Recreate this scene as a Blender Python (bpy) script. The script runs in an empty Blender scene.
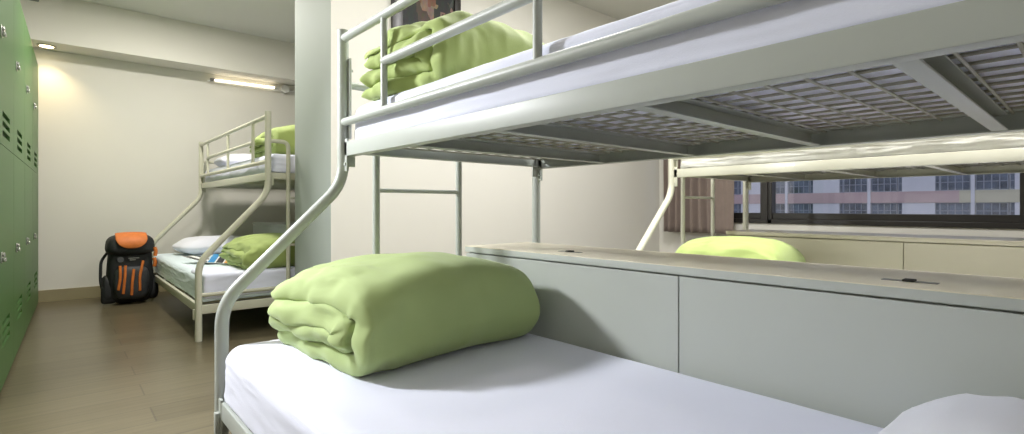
import bpy, bmesh, math, random
from mathutils import Vector, Matrix, noise

C = bpy.context.scene.collection
V = Vector
EYE = 0.95                                   # eye height above the floor
random.seed(7)

# ------------------------------------------------------------------ materials
def new_mat(name):
    m = bpy.data.materials.new(name); m.use_nodes = True
    nt = m.node_tree; b = nt.nodes['Principled BSDF']
    return m, nt, b

def mat(name, col, rough=0.5, metal=0.0, var=0.04, scale=6.0, bump=0.0, bscale=60.0, coat=0.0, spec=0.5, sheen=0.0, stretch=None):
    m, nt, b = new_mat(name)
    b.inputs['Roughness'].default_value = rough
    b.inputs['Metallic'].default_value = metal
    b.inputs['Specular IOR Level'].default_value = spec
    b.inputs['Coat Weight'].default_value = coat
    b.inputs['Sheen Weight'].default_value = sheen
    tc = nt.nodes.new('ShaderNodeTexCoord')
    mp = nt.nodes.new('ShaderNodeMapping')
    if stretch: mp.inputs['Scale'].default_value = stretch
    nt.links.new(tc.outputs['Object'], mp.inputs['Vector'])
    n = nt.nodes.new('ShaderNodeTexNoise'); n.inputs['Scale'].default_value = scale; n.inputs['Detail'].default_value = 4
    nt.links.new(mp.outputs[0], n.inputs['Vector'])
    r = nt.nodes.new('ShaderNodeValToRGB')
    r.color_ramp.elements[0].position = 0.3; r.color_ramp.elements[1].position = 0.7
    r.color_ramp.elements[0].color = [c * (1 - var) for c in col] + [1]
    r.color_ramp.elements[1].color = [min(1, c * (1 + var)) for c in col] + [1]
    nt.links.new(n.outputs['Fac'], r.inputs['Fac'])
    nt.links.new(r.outputs['Color'], b.inputs['Base Color'])
    if bump > 0:
        n2 = nt.nodes.new('ShaderNodeTexNoise'); n2.inputs['Scale'].default_value = bscale; n2.inputs['Detail'].default_value = 3
        nt.links.new(mp.outputs[0], n2.inputs['Vector'])
        bp = nt.nodes.new('ShaderNodeBump'); bp.inputs['Strength'].default_value = bump; bp.inputs['Distance'].default_value = 0.01
        nt.links.new(n2.outputs['Fac'], bp.inputs['Height'])
        nt.links.new(bp.outputs['Normal'], b.inputs['Normal'])
    return m

def emit(name, col, s):
    m, nt, b = new_mat(name)
    b.inputs['Base Color'].default_value = (*col, 1)
    b.inputs['Emission Color'].default_value = (*col, 1)
    b.inputs['Emission Strength'].default_value = s
    return m

M = {}
M['wall'] = mat('wall paint', (0.74, 0.72, 0.65), 0.75, var=0.012, scale=1.5, bump=0.05, bscale=180)
M['pillar'] = mat('pillar grey', (0.39, 0.43, 0.40), 0.7, var=0.012, scale=1.5, bump=0.05, bscale=180)
M['ceiling'] = mat('ceiling paint', (0.72, 0.72, 0.66), 0.8, var=0.01, scale=1.5)
M['base'] = mat('skirting tile', (0.30, 0.26, 0.15), 0.4, var=0.08, scale=5)
M['steel'] = mat('painted steel', (0.43, 0.455, 0.42), 0.42, var=0.015, scale=8, spec=0.4)
M['steel_lit'] = mat('lit painted steel', (0.60, 0.59, 0.47), 0.32, var=0.015, scale=8, coat=0.2)  # same paint as the near bunk; warmer, brighter light mixed into the colour
M['wire'] = mat('shaded painted wire', (0.34, 0.33, 0.27), 0.4, var=0.02)  # shade under the upper deck is mixed into this darker colour
M['sheet'] = mat('white sheet', (0.80, 0.82, 0.965), 0.8, var=0.01, scale=5, bump=0.12, bscale=350, sheen=0.2, spec=0.2)
M['sheet_blue'] = mat('pale blue sheet', (0.70, 0.80, 0.84), 0.8, var=0.02, scale=5, bump=0.12, bscale=350, sheen=0.2, spec=0.2)
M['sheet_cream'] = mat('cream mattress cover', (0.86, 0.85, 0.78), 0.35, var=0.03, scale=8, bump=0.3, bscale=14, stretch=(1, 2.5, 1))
M['pillow'] = mat('pillow cotton', (0.76, 0.77, 0.85), 0.8, var=0.015, scale=5, bump=0.1, bscale=350, sheen=0.2, spec=0.2)
M['quilt'] = mat('green quilt cotton', (0.40, 0.50, 0.21), 0.75, var=0.03, scale=4, bump=0.12, bscale=400, sheen=0.15, spec=0.25)
M['quilt_lime'] = mat('lime quilt cotton', (0.37, 0.46, 0.15), 0.75, var=0.03, scale=4, bump=0.12, bscale=400, sheen=0.15, spec=0.25)
M['laminate'] = mat('grey green laminate', (0.44, 0.465, 0.43), 0.45, var=0.01, scale=3)
M['laminate_top'] = mat('beige laminate top', (0.74, 0.68, 0.52), 0.28, var=0.03, scale=3, spec=0.6)
M['laminate_cream'] = mat('cream laminate', (0.62, 0.58, 0.40), 0.45, var=0.01, scale=3)
M['gap'] = mat('dark gap', (0.03, 0.03, 0.025), 0.8)
M['locker'] = mat('green locker enamel', (0.066, 0.15, 0.042), 0.42, var=0.03, scale=3, spec=0.35)
M['locker_dark'] = mat('locker slot', (0.006, 0.008, 0.006), 0.8)
M['chrome'] = mat('brushed chrome', (0.55, 0.55, 0.53), 0.25, metal=0.9, var=0.03)
M['black_frame'] = mat('dark window frame', (0.018, 0.015, 0.012), 0.35, var=0.1)
M['curtain'] = mat('mauve brown curtain', (0.22, 0.17, 0.142), 0.85, var=0.05, scale=10, bump=0.1, bscale=300, sheen=0.2)
M['black_cloth'] = mat('black nylon', (0.012, 0.013, 0.014), 0.6, var=0.2, scale=20, bump=0.3, bscale=120)
M['dark_grey_cloth'] = mat('charcoal nylon', (0.035, 0.037, 0.04), 0.6, var=0.2, scale=20, bump=0.3, bscale=120)
M['orange_cloth'] = mat('orange nylon', (0.62, 0.17, 0.03), 0.6, var=0.1, scale=20, bump=0.2, bscale=120)
M['white_plastic'] = mat('white plastic', (0.75, 0.74, 0.70), 0.4, var=0.01)
M['grey_plastic'] = mat('grey plastic', (0.22, 0.22, 0.2), 0.4, var=0.02)
M['tube_glow'] = emit('warm tube glow', (1.0, 0.88, 0.68), 6.0)
M['lamp_glow'] = emit('warm lamp glow', (1.0, 0.82, 0.5), 14.0)
M['facade'] = mat('pale facade render', (0.58, 0.58, 0.62), 0.9, var=0.06, scale=0.4)
M['facade_pink'] = mat('pink spandrel', (0.46, 0.34, 0.34), 0.9, var=0.08, scale=0.5)
M['facade_yellow'] = mat('yellow spandrel', (0.48, 0.45, 0.34), 0.9, var=0.08, scale=0.5)
M['window_dark'] = mat('far window glass', (0.10, 0.12, 0.16), 0.35, var=0.6, scale=0.8)
M['window_bar'] = mat('far window bar', (0.30, 0.32, 0.37), 0.6, var=0.05)
M['paper_white'] = mat('paper', (0.8, 0.8, 0.78), 0.6, var=0.02)
M['paper_blue'] = mat('blue print', (0.03, 0.25, 0.55), 0.5, var=0.1)
M['paper_orange'] = mat('orange print', (0.75, 0.38, 0.06), 0.5, var=0.1)
M['paper_black'] = mat('black print', (0.03, 0.03, 0.035), 0.5, var=0.1)

def floor_mat():
    m, nt, b = new_mat('wood look floor tile')
    tc = nt.nodes.new('ShaderNodeTexCoord')
    mp = nt.nodes.new('ShaderNodeMapping'); mp.inputs['Location'].default_value = (-0.33, -0.02, 0)
    nt.links.new(tc.outputs['Object'], mp.inputs['Vector'])
    br = nt.nodes.new('ShaderNodeTexBrick')
    br.offset = 0.5; br.inputs['Scale'].default_value = 1
    br.inputs['Brick Width'].default_value = 1.25; br.inputs['Row Height'].default_value = 0.212
    br.inputs['Mortar Size'].default_value = 0.004; br.inputs['Mortar Smooth'].default_value = 0.3
    br.inputs['Color1'].default_value = (0.135, 0.115, 0.070, 1); br.inputs['Color2'].default_value = (0.105, 0.088, 0.052, 1)
    br.inputs['Mortar'].default_value = (0.065, 0.055, 0.035, 1)
    nt.links.new(mp.outputs[0], br.inputs['Vector'])
    mp2 = nt.nodes.new('ShaderNodeMapping'); mp2.inputs['Scale'].default_value = (1.2, 16, 1)
    nt.links.new(tc.outputs['Object'], mp2.inputs['Vector'])
    n = nt.nodes.new('ShaderNodeTexNoise'); n.inputs['Scale'].default_value = 2.2; n.inputs['Detail'].default_value = 6
    nt.links.new(mp2.outputs[0], n.inputs['Vector'])
    mx = nt.nodes.new('ShaderNodeMixRGB'); mx.blend_type = 'MULTIPLY'; mx.inputs[0].default_value = 0.55
    r = nt.nodes.new('ShaderNodeValToRGB')
    r.color_ramp.elements[0].position = 0.25; r.color_ramp.elements[0].color = (0.55, 0.52, 0.48, 1)
    r.color_ramp.elements[1].position = 0.75; r.color_ramp.elements[1].color = (1.1, 1.08, 1.05, 1)
    nt.links.new(n.outputs['Fac'], r.inputs['Fac'])
    nt.links.new(br.outputs['Color'], mx.inputs[1]); nt.links.new(r.outputs['Color'], mx.inputs[2])
    nt.links.new(mx.outputs[0], b.inputs['Base Color'])
    b.inputs['Roughness'].default_value = 0.28
    bp = nt.nodes.new('ShaderNodeBump'); bp.inputs['Strength'].default_value = 0.15; bp.inputs['Distance'].default_value = 0.004
    nt.links.new(n.outputs['Fac'], bp.inputs['Height']); nt.links.new(bp.outputs['Normal'], b.inputs['Normal'])
    return m
M['floor'] = floor_mat()

def glass_mat():
    m, nt, b = new_mat('window glass')
    out = nt.nodes['Material Output']
    t = nt.nodes.new('ShaderNodeBsdfTransparent'); t.inputs[0].default_value = (0.93, 0.94, 0.98, 1)
    g = nt.nodes.new('ShaderNodeBsdfGlossy'); g.inputs['Roughness'].default_value = 0.03
    mx = nt.nodes.new('ShaderNodeMixShader'); mx.inputs[0].default_value = 0.05
    nt.links.new(t.outputs[0], mx.inputs[1]); nt.links.new(g.outputs[0], mx.inputs[2])
    nt.links.new(mx.outputs[0], out.inputs['Surface'])
    return m
M['glass'] = glass_mat()

def poster_mat():
    """generic street photograph: brown and grey blocks, no readable design"""
    m, nt, b = new_mat('street photograph print')
    tc = nt.nodes.new('ShaderNodeTexCoord')
    mp = nt.nodes.new('ShaderNodeMapping'); mp.inputs['Scale'].default_value = (11, 11, 6)
    nt.links.new(tc.outputs['Object'], mp.inputs['Vector'])
    v = nt.nodes.new('ShaderNodeTexVoronoi'); v.distance = 'CHEBYCHEV'; v.inputs['Scale'].default_value = 1.3
    nt.links.new(mp.outputs[0], v.inputs['Vector'])
    n = nt.nodes.new('ShaderNodeTexNoise'); n.inputs['Scale'].default_value = 3; n.inputs['Detail'].default_value = 6
    nt.links.new(mp.outputs[0], n.inputs['Vector'])
    s = nt.nodes.new('ShaderNodeSeparateColor'); nt.links.new(v.outputs['Color'], s.inputs[0])
    r = nt.nodes.new('ShaderNodeValToRGB')
    el = r.color_ramp.elements
    el[0].position = 0; el[0].color = (0.03, 0.035, 0.03, 1)
    el[1].position = 1; el[1].color = (0.5, 0.5, 0.45, 1)
    for p, c in ((0.3, (0.09, 0.06, 0.045, 1)), (0.5, (0.25, 0.11, 0.06, 1)), (0.65, (0.08, 0.09, 0.08, 1)), (0.82, (0.3, 0.2, 0.14, 1))):
        e = el.new(p); e.color = c
    r.color_ramp.interpolation = 'CONSTANT'
    nt.links.new(s.outputs[0], r.inputs['Fac'])
    mx = nt.nodes.new('ShaderNodeMixRGB'); mx.blend_type = 'MULTIPLY'; mx.inputs[0].default_value = 0.8
    nt.links.new(r.outputs['Color'], mx.inputs[1]); nt.links.new(n.outputs['Color'], mx.inputs[2])
    nt.links.new(mx.outputs[0], b.inputs['Base Color']); b.inputs['Roughness'].default_value = 0.7
    return m
M['poster'] = poster_mat()

# ------------------------------------------------------------------ geometry helpers
class MB:
    def __init__(s): s.v = []; s.f = []
    def add(s, vs, fs):
        o = len(s.v); s.v += [V(p) for p in vs]; s.f += [tuple(i + o for i in f) for f in fs]; return s
    def box(s, x0, x1, y0, y1, z0, z1, b=0.0):
        x0, x1 = min(x0, x1), max(x0, x1); y0, y1 = min(y0, y1), max(y0, y1); z0, z1 = min(z0, z1), max(z0, z1)
        if b <= 0:
            vs = [(x, y, z) for z in (z0, z1) for y in (y0, y1) for x in (x0, x1)]
            return s.add(vs, [(0, 2, 3, 1), (4, 5, 7, 6), (0, 1, 5, 4), (2, 6, 7, 3), (0, 4, 6, 2), (1, 3, 7, 5)])
        bm = bmesh.new(); bmesh.ops.create_cube(bm, size=1)
        for v in bm.verts:
            v.co = V(((x0 + x1) / 2 + v.co.x * (x1 - x0), (y0 + y1) / 2 + v.co.y * (y1 - y0), (z0 + z1) / 2 + v.co.z * (z1 - z0)))
        b = min(b, 0.45 * min(x1 - x0, y1 - y0, z1 - z0))
        bmesh.ops.bevel(bm, geom=list(bm.edges) + list(bm.verts), offset=b, segments=3, profile=0.5, affect='EDGES')
        bm.verts.index_update()
        s.add([v.co.copy() for v in bm.verts], [[v.index for v in f.verts] for f in bm.faces]); bm.free()
        return s
    def tube(s, pts, r, n=14, cap=True, fil=0.0):
        pts = [V(p) for p in pts]
        if fil > 0: pts = fillet(pts, fil)
        rings = []
        t0 = (pts[1] - pts[0]).normalized()
        up = V((0, 0, 1)) if abs(t0.z) < 0.9 else V((1, 0, 0))
        nrm = (up - t0 * up.dot(t0)).normalized()
        o = len(s.v)
        for i, p in enumerate(pts):
            a = (pts[i] - pts[i - 1]).normalized() if i > 0 else t0
            b = (pts[i + 1] - pts[i]).normalized() if i < len(pts) - 1 else a
            t = (a + b).normalized()
            nrm = (nrm - t * nrm.dot(t)).normalized(); bi = t.cross(nrm)
            for k in range(n):
                an = 2 * math.pi * k / n
                s.v.append(p + (nrm * math.cos(an) + bi * math.sin(an)) * r)
        for i in range(len(pts) - 1):
            for k in range(n):
                a = o + i * n + k; b = o + i * n + (k + 1) % n
                s.f.append((a, b, b + n, a + n))
        if cap:
            s.f.append(tuple(o + k for k in range(n))[::-1]); e = o + (len(pts) - 1) * n
            s.f.append(tuple(e + k for k in range(n)))
        return s
    def xform(s, m):
        s.v = [m @ v for v in s.v]; return s
    def build(s, name, m, parent=None, smooth=True, loc=None):
        me = bpy.data.meshes.new(name); me.from_pydata([tuple(v) for v in s.v], [], s.f); me.update()
        bm = bmesh.new(); bm.from_mesh(me); bmesh.ops.recalc_face_normals(bm, faces=bm.faces); bm.to_mesh(me); bm.free()
        me.materials.append(m)
        if smooth:
            for p in me.polygons: p.use_smooth = True
            try: me.set_sharp_from_angle(angle=math.radians(38))
            except Exception: pass
        o = bpy.data.objects.new(name, me); C.objects.link(o)
        if parent: o.parent = parent
        if loc: o.location = loc
        return o

def fillet(pts, r):
    out = [pts[0]]
    for i in range(1, len(pts) - 1):
        p = pts[i]; a = (pts[i - 1] - p); b = (pts[i + 1] - p)
        d = min(r, a.length * 0.49, b.length * 0.49); a.normalize(); b.normalize()
        for k in range(9):
            t = k / 8
            out.append((p + a * d) * (1 - t) ** 2 + p * 2 * t * (1 - t) + (p + b * d) * t * t)
    out.append(pts[-1]); return out

def thing(name, label, cat, loc=(0, 0, 0), rz=0, group=None):
    o = bpy.data.objects.new(name, None); C.objects.link(o); o.location = loc; o.rotation_euler = (0, 0, rz)
    o.empty_display_size = 0.05
    return tag(o, label, cat, group)
def tag(o, label, cat, group=None):
    o['label'] = label; o['category'] = cat
    if group: o['group'] = group
    return o
def struct(name, mb, m, parent=None, smooth=False):
    o = mb.build(name, m, parent, smooth)
    if parent is None: o['kind'] = 'structure'
    return o
def copy_thing(root, label=None, loc=None):
    r = root.copy(); C.objects.link(r)
    if label: r['label'] = label
    if loc is not None: r.location = loc
    for ch in list(root.children):
        c = ch.copy(); C.objects.link(c); c.parent = r
        for g in list(ch.children):
            d = g.copy(); C.objects.link(d); d.parent = c
    return r

# ------------------------------------------------------------------ the room
XR = 5.40; YB = 7.02; YM = 3.50; HC = 3.00; XL = -0.80; YF = -1.70
struct('floor', MB().box(XL - .1, XR + .1, YF - .1, YB + .1, -0.1, 0), M['floor'])
struct('ceiling', MB().box(XL - .1, XR + .1, YF - .1, YB + .1, HC, HC + .1), M['ceiling'])
struct('wall_back', MB().box(XL - .1, XR + .1, YB, YB + .12, 0, HC), M['wall'])
struct('wall_left', MB().box(XL - .12, XL, YF, YB, 0, HC), M['wall'])
struct('wall_front', MB().box(XL - .1, XR + .1, YF - .12, YF, 0, HC), M['wall'])
struct('wall_middle', MB().box(1.41, XR, YM, YM + .15, 0, HC), M['wall'])
# pillar closing the end of the middle wall: its room side takes the wall colour, its aisle side a darker grey
wm_ = bpy.data.objects['wall_middle']
pl = struct('wall_pillar', MB().box(1.41, 1.90, YM + .15, YM + .72, 0, HC), M['wall'])
for o_ in (pl, wm_):
    o_.data.materials.append(M['pillar'])
    for p in o_.data.polygons:
        if p.normal.x < -0.9: p.material_index = 1
WB, WT = 0.79, 2.30; W0, W1 = -1.00, 3.36
struct('wall_right', MB().box(XR, XR + .15, YF, YB, 0, WB).box(XR, XR + .15, YF, YB, WT, HC)
       .box(XR, XR + .15, YF, W0, WB, WT).box(XR, XR + .15, W1, YB, WB, WT), M['wall'])
struct('trim_1', MB().box(XL, XR, 6.67, YB, 2.54, HC, 0.004), M['wall'])      # beam across the back wall
struct('baseboard_back', MB().box(XL, XR, YB - .012, YB, 0, .12, 0.002), M['base'])
struct('baseboard_middle', MB().box(1.90, XR, YM - .012, YM, 0, .12, 0.002), M['base'])

# window on the street side
wf = MB()
wf.box(XR - .02, XR + .08, W0, W1, WB, WB + .045, .004).box(XR + .0, XR + .06, W0, W1, WB + .045, WB + .105, .004)
wf.box(XR - .02, XR + .08, W0, W1, WT - .08, WT, .004)
for y0, y1 in ((W0, W0 + .06), (W1 - .06, W1), (0.34, 0.42)):
    wf.box(XR - .01, XR + .07, y0, y1, WB, WT, .004)
wf.box(XR - .02, XR + .08, 2.20, 2.26, WB, WT, .004).box(XR - .005, XR + .06, 2.255, 2.32, WB, WT, .004)
wf.box(XR - .035, XR - .02, 2.235, 2.255, WB, WT, .003)
w = struct('window_1', wf, M['black_frame'])
MB().box(XR + .03, XR + .036, W0 + .03, W1 - .03, WB + .05, WT - .05).build('pane', M['glass'], w, False)

# ------------------------------------------------------------------ lockers
t = math.radians(1.3)
LX, LY = -0.298 / 1.0, 0.0
def locker_face(Y): return -0.298 + 0.0227 * Y
def make_locker(label):
    W = 0.826; D = 0.42; g = 0.0015
    root = thing('locker', label, 'locker', group='green two-door lockers along the left wall')
    # local x: along the wall (0 = near edge), local y = -depth ... 0 = front face, z up
    b = MB().box(0, W, -D, -0.022, 0.0, 2.32, .002)
    b.build('body', M['locker'], root)
    for z0, z1, zh, zv in ((.03, 1.268, .70, .23), (1.272, 2.32, 1.83, 1.32)):
        cut = []
        d = MB()
        # door front assembled around three vent slots
        vx0, vx1 = W * .5 - .19, W * .5 + .17
        sl = [(zv + k * .049, zv + k * .049 + .029) for k in range(3)]
        d.box(g, vx0, -.022, 0, z0, z1).box(vx1, W - g, -.022, 0, z0, z1)
        zz = z0
        for a, c in sl:
            d.box(vx0, vx1, -.022, 0, zz, a); zz = c
        d.box(vx0, vx1, -.022, 0, zz, z1)
        dr = d.build('door', M['locker'], root, False)
        MB().box(vx0 - .004, vx1 + .004, -.0215, -.016, sl[0][0] - .004, sl[2][1] + .004).build('vent', M['locker_dark'], dr, False)
        h = MB().box(.115, .165, 0, .006, zh - .028, zh + .028, .002).box(.12, .16, .006, .02, zh - .022, zh - .002, .004).box(.12, .16, .006, .016, zh + .004, zh + .024, .004)
        h.build('handle', M['chrome'], dr)
    MB().box(0, W, -.06, -.03, 0, .03).build('plinth', M['gap'], root, False)
    return root
lk = make_locker('green locker with steel handles at the left edge, nearest to the camera')
lock_labels = [None,
    'second green two-door locker back from the left edge of the photo',
    'third green two-door locker, between the second and the one at the back wall',
    'farthest green two-door locker, its end against the back wall']
lock_y = [3.496, 4.324, 5.152, 5.980]
for i, y in enumerate(lock_y):
    o = lk if i == 0 else copy_thing(lk, lock_labels[i])
    o.location = (locker_face(y), y, 0)
    # local +x must run along +Y (tilted by 1.3 deg), local +y must face the room (+X): mirrored by a half-turn layout
    o.rotation_euler = (0, 0, math.radians(90) - t)
    o.scale = (1, -1, 1)

# ------------------------------------------------------------------ bunks
def bunk(label, X, Y, s, L, W, m, bend=(1.05, .605), low=.453, lad=(.15, .59)):
    """ladder end at Y, the bunk runs away from it along s*Y; X = front upper post"""
    root = thing('bunk_bed', label, 'bunk bed', (X, Y, 0), group='pale steel bunk beds')
    def P(x, y, z): return (x, s * y, z)
    def B(mb, x0, x1, y0, y1, z0, z1, b=.003): return mb.box(x0, x1, s * y0, s * y1, z0, z1, b)
    R = .023
    for y in (0, L):
        MB().tube([P(0, y, 1.69), P(0, y, bend[0]), P(-low, y, bend[1]), P(-low, y, 0.0)], R, 18, fil=.085).build('slanted_post', m, root)
        MB().tube([P(W, y, 1.69), P(W, y, 0)], R, 18).build('rear_post', m, root)
    # upper deck frame: channels with a small lip
    z0, z1 = 1.163, 1.222
    for x, nx in ((0, 1), (W, -1)):
        q = MB(); B(q, x - .004 * nx, x + .004 * nx + 0, .02, L - .02, z0, z1, .002)
        B(q, x, x + .035 * nx, .02, L - .02, z0, z0 + .005, .001); B(q, x, x + .03 * nx, .02, L - .02, z1 - .005, z1, .001)
        q.build('side_rail', m, root)
    for y in (.02, L - .02):
        ny = 1 if y < 1 else -1
        q = MB(); B(q, .02, W - .02, y - .003, y + .003, z0 + .01, z1, .002); B(q, .02, W - .02, y, y + .035 * ny, z0 + .01, z0 + .015, .001)
        q.build('end_rail', m, root)
    y = .48
    while y < L - .2:
        q = MB(); B(q, .035, W - .035, y - .002, y + .002, z0 + .002, z1 - .012, .001); B(q, .035, W - .035, y, y + .032, z0 + .002, z0 + .006, .001)
        B(q, .035, W - .035, y, y + .032, z1 - .016, z1 - .012, .001)
        q.build('cross_slat', m, root); y += .47
    q = MB(); yy = .06
    while yy < L - .04:
        q.tube([P(.02, yy, 1.212), P(W - .02, yy, 1.212)], .0036, 6); yy += .078
    xx = .05
    while xx < W - .03:
        q.tube([P(xx, .03, 1.217), P(xx, L - .03, 1.217)], .0036, 6); xx += .082
    q.build('wire_mesh', M['wire'], root)
    # corner hooks and plates
    for x in (0, W):
        sx = 1 if x == 0 else -1
        for y in (0, L):
            ny = 1 if y == 0 else -1
            q = MB(); B(q, x - .004, x + .006, y + .012 * ny, y + .045 * ny, 1.10, 1.235, .002)
            B(q, x + .015 * sx, x + .045 * sx, y + .012 * ny, y + .02 * ny, 1.12, 1.19, .002)
            q.tube([P(x - .008 * sx, y + .03 * ny, 1.13), P(x + .012 * sx, y + .03 * ny, 1.13)], .007, 10)
            q.build('corner_bracket', m, root)
    for y, ny in ((0, 1), (L, -1)):
        q = MB(); B(q, .012, .02, y + .016 * ny, y + .04 * ny, 1.235, 1.57, .002)
        q.tube([P(.014, y + .03 * ny, 1.52), P(.028, y + .03 * ny, 1.52)], .006, 8); q.build('guard_plate', m, root)
    # guard rail along the front
    G = .017
    q = MB(); q.tube([P(0, .0, 1.655), P(0, L, 1.655)], G, 14); q.build('guard_rail', m, root)
    q = MB(); q.tube([P(0, .0, 1.305), P(0, L, 1.305)], G, 14); q.build('guard_rail', m, root)
    u = [.41, 1.25, L - .36] if s > 0 else [.362, 1.17, L - .36]
    q = MB(); q.tube([P(0, u[0], 1.485), P(0, u[2], 1.485)], G * .95, 14); q.build('guard_rail', m, root)
    for yy in u:
        MB().tube([P(0, yy, 1.305), P(0, yy, 1.655)], .0125, 12).build('guard_upright', m, root)
    # rear guard
    q = MB(); q.tube([P(W, 0, 1.5), P(W, L, 1.5)], G * .8, 12); q.build('rear_guard_rail', m, root)
    # end hoops and ladder
    for x0, x1 in ((0, lad[0]), (W, lad[1])):
        q = MB(); q.tube([P(x0, 0, 1.465), P(x1, 0, 1.465), P(x1, 0, 1.30), P(x1, 0, 0.0)], .0155, 14, fil=.05)
        q.build('ladder_leg', m, root)
    for k in range(3):
        z = .285 + .37 * k
        MB().tube([P(lad[0], 0, z), P(lad[1], 0, z)], .0095, 10).build('ladder_rung', m, root)
    q = MB(); q.tube([P(0, L, 1.465), P(W, L, 1.465)], G * .9, 12); q.build('end_guard_rail', m, root)
    # lower deck
    LW = W - .06
    a, b = -low, LW - low * 0 - .0
    xr = W * .0 + (1.01 - low)                     # rear edge of the lower deck
    for x in (-low, xr):
        q = MB(); B(q, x - .012, x + .012, .02, L - .02, .20, .262, .003); q.build('lower_side_rail', m, root)
    for y in (.0, L):
        q = MB(); B(q, -low + .01, xr, y - .010, y + .010, .19, .255, .003); q.build('lower_end_rail', m, root)
        q = MB(); q.tube([P(-low, y, .325), P(xr, y, .325)], .014, 12); q.build('lower_end_tube', m, root)
        q = MB(); q.tube([P(xr, y, .345), P(xr, y, 0.0)], .016, 12); q.build('lower_rear_leg', m, root)
    for k in range(5):
        y = .3 + k * (L - .6) / 4
        q = MB(); B(q, -low + .012, xr - .012, y - .02, y + .02, .215, .25, .002); q.build('lower_slat', m, root)
    for y in (0, L):
        ny = 1 if y == 0 else -1
        q = MB(); B(q, -low - .014, -low - .004, y + .012 * ny, y + .05 * ny, .15, .27, .002)
        q.tube([P(-low - .024, y + .032 * ny, .19), P(-low, y + .032 * ny, .19)], .008, 8)
        B(q, -low - .03, -low - .014, y + .02 * ny, y + .045 * ny, .15, .225, .003)
        q.build('lower_bracket', m, root)
    return root

b1 = bunk('near bunk bed whose upper frame and wire mesh fill the top right of the photo', .898, 2.10, -1, 2.49, 1.12, M['steel'])
b2 = bunk('bunk bed by the window, seen beyond the grey cabinet', 3.30, 2.04, -1, 2.49, 1.16, M['steel_lit'])
b3 = bunk('bunk bed at the back of the room behind the grey pillar, beside the backpack', 1.216, 4.24, 1, 2.49, 1.12, M['steel_lit'], bend=(1.063, .555), low=.465)

# ------------------------------------------------------------------ soft things
def smooth01(t): t = max(0, min(1, t)); return t * t * (3 - 2 * t)

def mattress(name, label, group, x0, x1, y0, y1, z0, z1, m, r=.05, wr=.004, seed=0, wscale=3.0, ws=(1, 1, 1)):
    """sheeted slab: rounded box on a dense grid with soft creases"""
    cx, cy, cz = (x0 + x1) / 2, (y0 + y1) / 2, z0
    hx, hy, h = abs(x1 - x0) / 2, abs(y1 - y0) / 2, z1 - z0
    bm = bmesh.new(); bmesh.ops.create_cube(bm, size=2)
    bmesh.ops.subdivide_edges(bm, edges=bm.edges[:], cuts=47, use_grid_fill=True)
    for v in bm.verts:
        p = V((v.co.x * hx, v.co.y * hy, (v.co.z + 1) / 2 * h))
        re = r if p.z > h * .6 else .016 + (r - .016) * max(0, p.z) / (h * .6)
        q = V((max(-hx + re, min(hx - re, p.x)), max(-hy + re, min(hy - re, p.y)), max(.016, min(h - r, p.z))))
        d = p - q
        if d.length > 1e-6:
            mx = max(abs(d.x), abs(d.y), abs(d.z))
            p = q + d.normalized() * mx
        n = d.normalized() if d.length > 1e-6 else V((0, 0, 1))
        w = noise.noise(V((p.x * ws[0], p.y * ws[1], p.z * ws[2])) * wscale + V((seed, 0, 0)))
        w2 = noise.noise(V((p.x * 2.2 * ws[0], p.y * 2.2 * ws[1], p.z * 9)) * wscale + V((seed + 9, 3, 0)))
        side = 1.0 if p.z < h - r * .5 else .45
        v.co = p + n * wr * (w + (1 - abs(w2) * 2) * .5) * side
    bm.normal_update()
    me = bpy.data.meshes.new(name); bm.to_mesh(me); bm.free(); me.materials.append(m)
    for p in me.polygons: p.use_smooth = True
    o = bpy.data.objects.new(name, me); C.objects.link(o); o.location = (cx, cy, cz)
    return tag(o, label, 'mattress', group)

mattress('mattress', 'wide white sheeted lower mattress in the foreground under the big green quilt', 'white sheeted mattresses', .440, 1.420, -.37, 2.070, .264, .462, M['sheet'], r=.055, wr=.004, seed=1)
mattress('mattress', 'white sheeted upper mattress of the near bunk, behind its guard rail', 'white sheeted mattresses', .925, 1.985, -.35, 2.06, 1.224, 1.372, M['sheet'], r=.03, wr=.006, seed=2)
mattress('mattress', 'lower mattress of the window-side bunk under the green quilt behind the cabinet', 'white sheeted mattresses', 2.87, 3.80, -.40, 2.01, .266, .45, M['sheet'], r=.05, wr=.004, seed=3)
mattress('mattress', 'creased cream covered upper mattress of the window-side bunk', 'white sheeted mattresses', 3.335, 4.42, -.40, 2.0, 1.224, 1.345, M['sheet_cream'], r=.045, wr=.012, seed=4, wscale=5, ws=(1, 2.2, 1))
mattress('mattress', 'pale blue sheeted lower mattress of the back bunk with the leaflets on it', 'white sheeted mattresses', .770, 1.73, 4.265, 6.71, .266, .455, M['sheet_blue'], r=.05, wr=.008, seed=5)
mattress('mattress', 'white upper mattress of the back bunk beside the pillar', 'white sheeted mattresses', 1.245, 2.31, 4.27, 6.70, 1.224, 1.375, M['sheet'], r=.04, wr=.006, seed=6)
# folded sheet over the near end of the back bunk's lower mattress
q = mattress('folded_sheet', 'white folded sheet across the near end of the lower back mattress', None, .785, 1.725, 4.250, 4.75, .29, .472, M['sheet'], r=.03, wr=.004, seed=8)
q['category'] = 'sheet'

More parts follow.
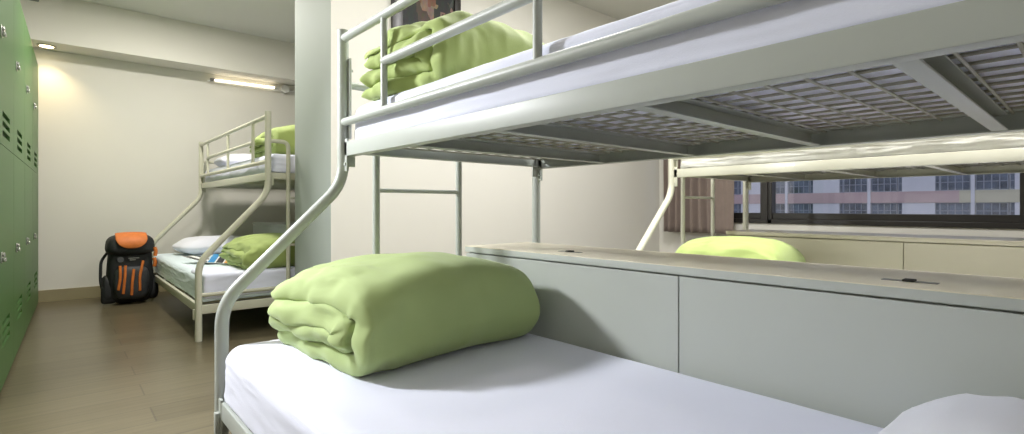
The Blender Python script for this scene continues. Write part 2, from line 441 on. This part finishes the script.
def quilt(label, cx, cy, z, L, D, H, m, rz=0, seed=0, wr=1.0, name='folded_quilt'):
    """thick quilt folded into nested layers; the smooth fold faces -y, the layered end -x"""
    vs, fs = [], []
    t0 = H / 8
    def add_u(half_h, ht, yfront, yback, sd):
        # centre path: from top back, round the front fold, to bottom back
        nb, na = 30, 26
        path = []
        zc = H / 2
        R = half_h - ht
        bulge = min(R * 1.05, D * .4)
        for i in range(nb): path.append((yback + (yfront + bulge - yback) * i / nb, zc + R))
        for i in range(na + 1):
            a = math.pi / 2 + math.pi * i / na
            cs, sn = math.cos(a), math.sin(a)
            e = .60
            path.append((yfront + bulge + bulge * math.copysign(abs(cs) ** e, cs), zc + R * math.copysign(abs(sn) ** e, sn)))
        for i in range(1, nb + 1): path.append((yfront + bulge + (yback - yfront - bulge) * i / nb, zc - R))
        n = len(path)
        nor = []
        for i in range(n):
            a = path[max(0, i - 1)]; b = path[min(n - 1, i + 1)]
            dx, dz = b[0] - a[0], b[1] - a[1]; l = math.hypot(dx, dz) or 1
            nor.append((dz / l, -dx / l))            # points inward/outward consistently
        NU = 110
        contour = [(i, 1) for i in range(n)] + [(i, -1) for i in range(n - 1, -1, -1)]
        m_ = len(contour); o = len(vs)
        for j in range(NU + 1):
            uu = -1 + 2 * j / NU
            uu = math.copysign(1 - (1 - abs(uu)) ** 1.25, uu) if abs(uu) > 0 else 0
            for (i, sg) in contour:
                s_ = i / (n - 1)
                # uneven ends of the layers
                lay = noise.noise(V((s_ * 5.0 + sd, 2.3, seed))) * .030 + noise.noise(V((s_ * 14 + sd, 7.3, seed))) * .012
                half = L / 2 + lay
                x = uu * half
                e = 1 - abs(uu)
                ez = .042 if uu < 0 else .085
                rnd = math.sqrt(max(0, 1 - (1 - min(1, e / ez)) ** 2))
                se = min(i, n - 1 - i) / (n - 1)     # rounded free edges at the back
                rb = math.sqrt(max(0, 1 - (1 - min(1, se / .035)) ** 2))
                th = ht * 1.06 * rnd * max(.25, rb)
                th *= 1 + .22 * noise.noise(V((x * 5, s_ * 9 + sd, seed)))
                py, pz = path[i]; ny, nz = nor[i]
                vs.append(V((x, py + ny * th * sg, pz + nz * th * sg)))
        for j in range(NU):
            for k in range(m_):
                a = o + j * m_ + k; b = o + j * m_ + (k + 1) % m_
                fs.append((a, b, b + m_, a + m_))
    add_u(H / 2, t0, -D / 2, D / 2, 0.0)
    add_u(H / 4, t0, -D / 2 + 2.1 * t0, D / 2 - .02, 20.0)
    # shape the whole: puffed in the middle, sagging towards the ends, creased near the folded end
    out = []
    for p in vs:
        u = p.x / (L / 2); v = p.y / (D / 2); w = p.z / H
        sag = 1 - (.26 if u < 0 else .20) * abs(u) ** 2.6 - .10 * max(0, v) ** 2 - .05 * max(0, -v) ** 3
        x, y, zz = p.x, p.y, p.z * sag
        x += .03 * math.sin(w * math.pi) * (u) ** 3       # belly outwards
        k = smooth01((-u - .25) / .6)                      # 0 in the smooth part, 1 at the layered end
        n1 = noise.noise(V((x * 9, y * 5, zz * 16 + seed)))
        n2 = noise.noise(V((x * 20 + seed, y * 11, zz * 34)))
        n3 = noise.noise(V((x * 3 + seed, y * 3, zz * 3)))
        zz += k * wr * (.016 * noise.noise(V((x * 5 + seed, y * 6, w * 2))) + .005 * noise.noise(V((x * 14, y * 17 + seed, w * 3)))) * min(1, w * 3)
        r2 = 1 - 2 * abs(noise.noise(V((x * 12 + seed, y * 16, zz * 20 + x * 10))))
        r = 1 - 2 * abs(noise.noise(V((x * 7 + y * 5 + seed, y * 2.5 - x * 2, zz * 9))))
        a = wr * (.006 * n3 + k * (.012 * n1 + .008 * n2 + .008 * r + .005 * r2) + (1 - k) * (.004 * n1 + .004 * r))
        c = V((0, 0, H * .45)); d = (V((x * .35, y, zz)) - V((0, 0, c.z))); d = d.normalized() if d.length > 1e-5 else V((0, 0, 1))
        q = V((x, y, zz)) + d * a + V((k * wr * .016 * noise.noise(V((y * 8, zz * 22, seed + 4))), 0, 0))
        q.z = max(q.z, 0.0)
        out.append(q)
    mb = MB(); mb.v = out; mb.f = fs
    o = mb.build(name, m, None, False)
    bm = bmesh.new(); bm.from_mesh(o.data); bmesh.ops.remove_doubles(bm, verts=bm.verts, dist=.0004)
    bmesh.ops.recalc_face_normals(bm, faces=bm.faces); bm.to_mesh(o.data); bm.free()
    for p in o.data.polygons: p.use_smooth = True
    o.location = (cx, cy, z); o.rotation_euler = (0, 0, rz)
    sub = o.modifiers.new('smooth', 'SMOOTH'); sub.factor = .5; sub.iterations = 2
    return tag(o, label, 'quilt', 'green folded quilts')

quilt('large green quilt folded up on the white mattress in the foreground', 0.972, 1.70, .461, .71, .60, .315, M['quilt'], rz=math.radians(4), seed=1.0)
quilt('green folded quilt up on the near bunk behind its guard rail, below the picture', 1.325, 1.74, 1.372, .76, .46, .30, M['quilt_lime'], rz=math.radians(7), seed=5.0, wr=1.6)
quilt('green folded quilt on the lower bed of the back bunk', 1.40, 4.68, .470, .62, .74, .25, M['quilt_lime'], seed=9.0, wr=1.3)
quilt('green folded quilt on the upper bed of the back bunk, half hidden by the pillar', 1.72, 4.75, 1.375, .78, .62, .29, M['quilt_lime'], seed=13.0, wr=.8)
quilt('low green quilt on the window-side bed, showing just above the grey cabinet', 3.30, 1.58, .450, .48, .60, .31, M['quilt_lime'], seed=17.0, wr=.8)

def pillow(label, cx, cy, z, sx, sy, h, m, rz=0, rx=0, seed=0):
    nu, nv = 56, 40
    mb = MB(); vs, fs = [], []
    for j in range(nv + 1):
        for i in range(nu):
            for _ in (0,):
                a = 2 * math.pi * i / nu; b = -math.pi / 2 + math.pi * j / nv
                ca, sa = math.cos(a), math.sin(a)
                n = .42
                ex = math.copysign(abs(ca) ** n, ca); ey = math.copysign(abs(sa) ** n, sa)
                k = math.cos(b) ** .55 if math.cos(b) > 0 else 0
                x = ex * k; y = ey * k
                edge = max(abs(x), abs(y))
                zz = math.sin(b) * (1 - .55 * edge ** 5)
                p = V((x * sx / 2, y * sy / 2, zz * h / 2))
                w = noise.noise(V((x * 2.3 + seed, y * 2.3, zz))) * .012 + (1 - 2 * abs(noise.noise(V((x * 2 + seed, y * 4, 1))))) * .006
                p.z += w * (1 if zz > 0 else .2)
                p.z = max(p.z, -h / 2 * .82)
                vs.append(p + V((0, 0, h / 2 * .82)))
    for j in range(nv):
        for i in range(nu):
            a = j * nu + i; b = j * nu + (i + 1) % nu
            fs.append((a, b, b + nu, a + nu))
    mb.v = vs; mb.f = fs
    o = mb.build('pillow', m, None, False)
    for p in o.data.polygons: p.use_smooth = True
    o.location = (cx, cy, z); o.rotation_euler = (rx, 0, rz)
    return tag(o, label, 'pillow', 'white pillows')
pillow('white pillow at the bottom right corner of the photo on the foreground mattress', 1.10, -.06, .461, .60, .66, .17, M['pillow'], seed=2)
pillow('white pillow leaning at the far end of the back bunk lower bed', 1.28, 6.35, .455, .74, .52, .20, M['pillow'], rz=.12, seed=5)
pillow('white pillow at the far end of the back bunk upper bed', 1.62, 6.36, 1.375, .66, .44, .18, M['pillow'], seed=7)

# ------------------------------------------------------------------ cabinets between the beds
def cabinet(label, x0, x1, y1, gap, mp_, mt, ytop=.772, n=2, latch=True, yend=None):
    root = thing('storage_cabinet', label, 'cabinet', (x0, y1, 0), group='low cabinets between the beds')
    D = x1 - x0; Lx = n * gap
    MB().box(.02, D, -Lx, 0, 0, ytop - .03).build('body', mp_, root, False)
    for k in range(n):
        MB().box(0, .018, -(k + 1) * gap + .002, -k * gap - .002, .02, ytop - .033, .0015).build('front_panel', mp_, root, False)
    MB().box(-.004, D + .002, -Lx - .004, .002, ytop - .027, ytop - .003, .001).build('top_edge', mp_, root)
    MB().box(-.005, D + .004, -Lx - .004, .004, ytop - .003, ytop, .001).build('top', mt, root)
    if latch:
        for k in range(n):
            yc = -gap * (k + .5)
            pl_ = MB().box(.10, .125, yc - .055, yc + .055, ytop, ytop + .0015, .0005).build('flush_latch', M['grey_plastic'], root)
            MB().box(.095, .125, yc - .012, yc + .012, ytop + .001, ytop + .006, .002).build('latch_knob', M['gap'], pl_)
    return root
cabinet('long grey-green cabinet with beige top behind the foreground mattress', 1.43, 1.82, 1.96, 1.10, M['laminate'], M['laminate_top'])
cabinet('long cream cabinet below the street window, behind the window-side bed', 3.83, 4.25, 1.90, 1.10, M['laminate_cream'], M['laminate_top'], latch=False)
cabinet('pale cabinet behind the back bunk lower bed, seen beside the pillar', 1.765, 2.15, 6.75, 1.20, M['laminate'], M['laminate'], latch=False)

# ------------------------------------------------------------------ curtain
q = MB(); ny = 160; nz = 24
Y0, Y1 = 2.52, 3.34
for j in range(nz + 1):
    z = .675 + (2.42 - .675) * j / nz
    for i in range(ny + 1):
        f = i / ny; y = Y0 + (Y1 - Y0) * f
        amp = .032 * smooth01((f - .25) / .12) + .006
        ph = f * 2 * math.pi * 8.5
        x = 5.24 + amp * math.sin(ph + .35 * math.sin(z * 2.1)) + .01 * noise.noise(V((f * 9, z * 1.5, 0)))
        q.v.append(V((x, y + .006 * math.sin(z * 3 + f * 9), z)))
for j in range(nz):
    for i in range(ny):
        a = j * (ny + 1) + i; q.f.append((a, a + 1, a + ny + 2, a + ny + 1))
cu = q.build('curtain', M['curtain'], None, False)
for p in cu.data.polygons: p.use_smooth = True
so = cu.modifiers.new('thick', 'SOLIDIFY'); so.thickness = .003
tag(cu, 'mauve brown pleated curtain hanging at the left of the street window', 'curtain')
cr = thing('curtain_rail', 'curtain rail above the street window', 'curtain rail', (5.24, 1.2, 2.44))
MB().tube([(0, -2.2, 0), (0, 2.2, 0)], .012, 10).build('rail', M['grey_plastic'], cr)
for yy in (-2.1, 0, 2.1): MB().box(0, .16, yy - .01, yy + .01, -.01, .01, .002).build('bracket', M['grey_plastic'], cr)

# ------------------------------------------------------------------ picture on the middle wall
pc = thing('framed_picture', 'dark framed street photograph on the wall above the upper quilt', 'picture', (2.172, YM, 1.95 + .12))
q = MB(); fw = .09
q.box(-.31, -.31 + fw, -.03, 0, -.30, .86, .004).box(.31 - fw + .03, .31, -.03, 0, -.30, .86, .004)
q.box(-.31 + fw, .31 - fw + .03, -.03, 0, -.30, -.24, .004).box(-.31 + fw, .31 - fw + .03, -.03, 0, .80, .86, .004)
q.build('frame', M['black_frame'], pc)
MB().box(-.30 + fw - .01, .30 - fw + .04, -.012, -.006, -.25, .81).build('print', M['poster'], pc, False)

# ------------------------------------------------------------------ wall tube lamp and downlight
tl = thing('tube_lamp', 'slim glowing tube lamp on the back wall above the back bunk', 'wall lamp', (1.35, 6.95, 2.462))
MB().tube([(.045, 0, 0), (.72, 0, .012)], .0095, 12).build('tube', M['tube_glow'], tl)
MB().box(-.02, .86, .012, .035, -.022, -.004, .003).build('batten', M['white_plastic'], tl)
MB().tube([(.0, 0, -.001), (.045, 0, 0)], .017, 12).build('end_cap', M['grey_plastic'], tl)
MB().tube([(.72, 0, .012), (.78, 0, .012)], .017, 12).build('end_cap', M['white_plastic'], tl)
jb = thing('junction_box', 'round white junction box with conduit beside the tube lamp', 'junction box', (2.20, 6.96, 2.475))
MB().tube([(0, -.03, 0), (0, .055, 0)], .05, 20).build('box', M['white_plastic'], jb)
MB().tube([(0, .03, .04), (0, .03, .075)], .014, 10).build('conduit', M['white_plastic'], jb)
MB().tube([(.04, .02, -.01), (1.2, .02, -.01)], .012, 10).build('conduit', M['white_plastic'], jb)

dl = thing('downlight', 'small warm downlight under the beam at the end of the lockers', 'downlight', (-.085, 6.84, 2.54))
q = MB()
for r0, r1, za, zb in ((.075, .055, -.0005, -.012),):
    n = 24
    for k in range(n):
        a = 2 * math.pi * k / n
        q.v += [V((r0 * math.cos(a), r0 * math.sin(a), za)), V((r0 * math.cos(a), r0 * math.sin(a), zb)), V((r1 * math.cos(a), r1 * math.sin(a), zb)), V((r1 * math.cos(a), r1 * math.sin(a), za))]
    for k in range(n):
        a = 4 * k; b = 4 * ((k + 1) % n)
        for i in range(4): q.f.append((a + i, a + (i + 1) % 4, b + (i + 1) % 4, b + i))
q.build('rim', M['chrome'], dl)
MB().tube([(0, 0, -.002), (0, 0, -.008)], .054, 20).build('bulb', M['lamp_glow'], dl)
sn = thing('wall_sensor', 'small grey sensor on the beam above the lockers', 'sensor', (-.17, 6.67, 2.93))
MB().box(-.035, .035, -.03, 0, -.03, .03, .008).build('housing', M['grey_plastic'], sn)
MB().tube([(0, -.03, -.005), (0, -.05, -.012)], .02, 14).build('lens', M['chrome'], sn)

# ------------------------------------------------------------------ backpack
bp = thing('backpack', 'black backpack with orange lid and straps on the floor by the back wall', 'backpack', (.545, 6.44, 0))
def blob(sx, sy, sz, z0, n=.55, taper=0.0, seed=0, wr=.008, nu=48, nv=34):
    mb = MB()
    for j in range(nv + 1):
        b = -math.pi / 2 + math.pi * j / nv
        for i in range(nu):
            a = 2 * math.pi * i / nu
            f = lambda c, e: math.copysign(abs(c) ** e, c)
            k = f(math.cos(b), n) if math.cos(b) > 1e-9 else 0
            x, y, z = f(math.cos(a), n) * k, f(math.sin(a), n) * k, f(math.sin(b), n)
            tp = 1 + taper * z
            p = V((x * sx / 2 * tp, y * sy / 2 * tp, (z + 1) / 2 * sz))
            w = noise.noise(p * 9 + V((seed, 0, 0))) * wr
            p += V((x, y, z)).normalized() * w if V((x, y, z)).length > 0 else V((0, 0, 0))
            p.z = max(p.z, 0)
            mb.v.append(p + V((0, 0, z0)))
    for j in range(nv):
        for i in range(nu):
            a = j * nu + i; b = j * nu + (i + 1) % nu
            mb.f.append((a, b, b + nu, a + nu))
    return mb
def shift(mb, v): mb.v = [p + V(v) for p in mb.v]; return mb
blob(.40, .28, .62, 0, .5, -.03, 1, .014).build('main_compartment', M['black_cloth'], bp)
shift(blob(.30, .16, .34, 0, .55, .0, 2, .01), (0, -.12, .05)).build('front_pocket', M['dark_grey_cloth'], bp)
for sx in (-1, 1):
    shift(blob(.10, .18, .26, 0, .6, -.1, 3 + sx, .01), (sx * .195, -.02, .03)).build('side_pocket', M['black_cloth'], bp)
lid = shift(blob(.42, .33, .22, 0, .6, -.10, 6, .010), (0, -.02, .49)).build('lid', M['black_cloth'], bp)
q = MB()   # orange rounded panel lying over the top and front of the lid
nu, nv = 28, 22
for j in range(nv + 1):
    for i in range(nu + 1):
        s_, t_ = i / nu * 2 - 1, j / nv           # t: 0 = lower front, 1 = rear top
        half = .132 * (1 - .95 * max(0, (.55 - t_) / .55) ** 2.2) ** .5
        x = s_ * half
        # profile over the lid
        ang = -0.25 + t_ * 1.75
        y = -.02 - (.172) * math.cos(ang) * (1 - .10 * abs(x / .165) ** 3) - .004
        z = .49 + .11 + .116 * math.sin(ang) - .02 * abs(x / .165) ** 3 + .004
        q.v.append(V((x, y, z)))
for j in range(nv):
    for i in range(nu):
        a = j * (nu + 1) + i; q.f.append((a, a + 1, a + nu + 2, a + nu + 1))
op = q.build('lid_panel', M['orange_cloth'], lid, False)
for p in op.data.polygons: p.use_smooth = True
so = op.modifiers.new('thick', 'SOLIDIFY'); so.thickness = .012; so.offset = 1
for x0, x1, z0, z1 in ((-.115, -.10, .16, .40), (-.075, -.055, .12, .40), (-.005, .015, .10, .36), (.065, .095, .14, .44)):
    MB().tube([(x0, -.206, z0), (x0 * .9 + .005, -.212, (z0 + z1) / 2), (x1, -.190, z1)], .0125, 8, fil=.05).build('orange_strap', M['orange_cloth'], bp)
for x, z in ((.205, .53), (.20, .42)):
    MB().tube([(x, -.13, z - .05), (x + .008, -.135, z), (x - .005, -.13, z + .04)], .018, 8, fil=.03).build('orange_strap', M['orange_cloth'], bp)
# hip belt ends and shoulder strap on the left
MB().tube([(-.19, .06, .52), (-.245, .03, .44), (-.25, 0, .22), (-.21, -.02, .08)], .014, 8, fil=.06).build('shoulder_strap', M['black_cloth'], bp)
MB().box(-.25, -.12, -.10, -.03, .015, .20, .03).build('hip_belt', M['black_cloth'], bp)
# pale round emblem and lettering strip on the lid front
MB().tube([(-.095, -.186, .46), (-.095, -.194, .462)], .028, 18).build('round_emblem', M['dark_grey_cloth'], bp)
q = MB(); q.box(-.03, .06, -.192, -.188, .468, .476).box(-.02, .03, -.192, -.188, .450, .458); q.build('print_mark', M['grey_plastic'], bp, False)

bp.scale = (.94, .94, .965)

# ------------------------------------------------------------------ leaflets on the back bed
def leaflet(label, x, y, rz, cols, z):
    r = thing('leaflet', label, 'leaflet', (x, y, z), rz, 'printed leaflets on the back bed')
    r.rotation_euler = (.16, .10, rz)
    MB().box(-.10, .10, -.15, .15, 0, .004, .001).build('sheet', M['paper_white'], r, False)
    n = len(cols); w = .19 / n
    for k, c in enumerate(cols):
        MB().box(-.095 + k * w, -.095 + (k + .8) * w, -.145, .145, .004, .0055).build('stripe', M[c], r, False)
    return r
leaflet('black and white striped leaflet on the blue sheet of the back bed', .97, 5.28, .5, ['paper_black', 'paper_white', 'paper_black'], .488)
leaflet('blue and orange leaflet beside the quilt on the back bed', 1.11, 5.20, -.35, ['paper_blue', 'paper_black', 'paper_orange'], .488)

# ------------------------------------------------------------------ building across the street
FX = 55.0
fb = thing('apartment_building', 'pale apartment building with pink and yellow bands outside the street window', 'building', (FX, 12, 0))
ya, yb = -24.0, 48.0
MB().box(.35, 6, ya - 12, yb - 12, -12, 22).build('wall', M['facade'], fb, False)
per = 7.05; base = 16.4
for fl in range(-2, 4):
    zb = EYE + .40 + fl * 3.1
    # spandrel bands: pink left part, yellow right part (towards the camera's right)
    MB().box(0, .36, 7.8 - 12, yb - 12, zb, zb + .98, .01).build('pink_band', M['facade_pink'], fb, False)
    MB().box(.02, .36, ya - 12, 7.8 - 12, zb, zb + .98, .01).build('yellow_band', M['facade_yellow'], fb, False)
for k in range(-3, 4):
    y = base + k * per - 12
    MB().box(.06, .36, y, y + 2.25, -12, 22, .01).build('white_pier', M['facade'], fb, False)
    MB().box(-.04, .36, y - 2.50, y - 2.26, -12, 22, .01).build('white_pier', M['facade'], fb, False)
    for fl in (-1, 0):
        zb = EYE + .40 + fl * 3.1 + .98; zt = zb + 2.12
        for a, b in ((-.27, -.02), (-2.2, -.35), (-4.4, -2.56), (-4.8, -4.53)):
            wn = MB().box(.20, .30, y + a, y + b, zb, zt).build('window', M['window_dark'], fb, False)
            q = MB(); wd = b - a
            nb = max(1, round(wd / .45))
            for i in range(nb + 1):
                yy = y + a + wd * i / nb
                q.box(.14, .20, yy - .03, yy + .03, zb, zt)
            for zz in (zb + .03, zb + .7, zb + 1.45, zt - .03): q.box(.14, .20, y + a, y + b, zz - .03, zz + .03)
            q.build('window_bars', M['window_bar'], wn, False)

# ------------------------------------------------------------------ lights
def area(name, loc, size, power, col, rot=(0, 0, 0), shape='DISK', sy=None):
    l = bpy.data.lights.new(name, 'AREA'); l.energy = power; l.color = col; l.shape = shape; l.size = size
    if sy: l.size_y = sy
    o = bpy.data.objects.new(name, l); C.objects.link(o); o.location = loc; o.rotation_euler = rot
    return o
neutral = (1.0, .96, .90)
def spot(name, loc, aim, power, col, ang, blend=.5, size=.08):
    l = bpy.data.lights.new(name, 'SPOT'); l.energy = power; l.color = col; l.spot_size = math.radians(ang); l.spot_blend = blend; l.shadow_soft_size = size
    o = bpy.data.objects.new(name, l); C.objects.link(o); o.location = loc
    o.rotation_euler = (V(aim) - V(loc)).to_track_quat('-Z', 'Y').to_euler()
    return o
# unseen key light beside the aisle, added without a fixture, turned towards the beds
def aim_area(name, loc, aim, size, power, col):
    o = area(name, loc, size, power, col)
    o.rotation_euler = (V(aim) - V(loc)).to_track_quat('-Z', 'Y').to_euler(); return o
k_ = aim_area('key_light', (-.50, 3.10, 1.98), (1.15, 1.5, .45), .28, 41, (.95, .97, 1.0)); k_.data.spread = math.radians(125)
area('overhead_light', (.75, 5.2, 2.97), .40, 66, neutral)
area('overhead_light', (.3, 3.2, 2.97), .45, 18, neutral)
area('overhead_light', (2.9, 1.7, 2.97), .60, 78, (1, .98, .97))
area('overhead_light', (1.7, 2.1, 2.97), .50, 28, (1, .98, .97))  # unseen extra light, added to brighten the middle wall
for y_, p_ in ((.0, 34),):
    l_ = area('overhead_light', (2.9, y_, 2.97), .60, p_, (1, .98, .97)); l_.data.spread = math.radians(96)
spot('downlight_beam', (-.085, 6.84, 2.525), (-.085, 6.9, 0), 22, (1, .76, .42), 110, .8, .03)

w = bpy.data.worlds.new('overcast evening sky'); bpy.context.scene.world = w; w.use_nodes = True
bg = w.node_tree.nodes['Background']
tc = w.node_tree.nodes.new('ShaderNodeTexCoord'); sp = w.node_tree.nodes.new('ShaderNodeSeparateXYZ')
rp = w.node_tree.nodes.new('ShaderNodeValToRGB')
rp.color_ramp.elements[0].position = .45; rp.color_ramp.elements[0].color = (.30, .31, .34, 1)
rp.color_ramp.elements[1].position = .75; rp.color_ramp.elements[1].color = (.80, .86, 1.0, 1)
mr = w.node_tree.nodes.new('ShaderNodeMath'); mr.operation = 'MULTIPLY_ADD'; mr.inputs[1].default_value = .5; mr.inputs[2].default_value = .5
w.node_tree.links.new(tc.outputs['Generated'], sp.inputs[0]); w.node_tree.links.new(sp.outputs['Z'], mr.inputs[0])
w.node_tree.links.new(mr.outputs[0], rp.inputs['Fac']); w.node_tree.links.new(rp.outputs['Color'], bg.inputs['Color'])
bg.inputs['Strength'].default_value = 1.15

# ------------------------------------------------------------------ camera
cam = bpy.data.cameras.new('camera'); co = bpy.data.objects.new('camera', cam); C.objects.link(co)
cam.sensor_width = 36; cam.sensor_fit = 'HORIZONTAL'; cam.lens = 519 / 1024 * 36
cam.shift_y = -9.5 / 1024; cam.clip_start = .02; cam.clip_end = 300
co.location = (0, 0, EYE); co.rotation_euler = (math.radians(90), 0, -math.atan(454 / 519))
sc = bpy.context.scene; sc.camera = co
sc.view_settings.view_transform = 'Standard'; sc.view_settings.look = 'None'
sc.view_settings.gamma = 1; sc.view_settings.use_curve_mapping = False
sc.view_settings.exposure = 0.0
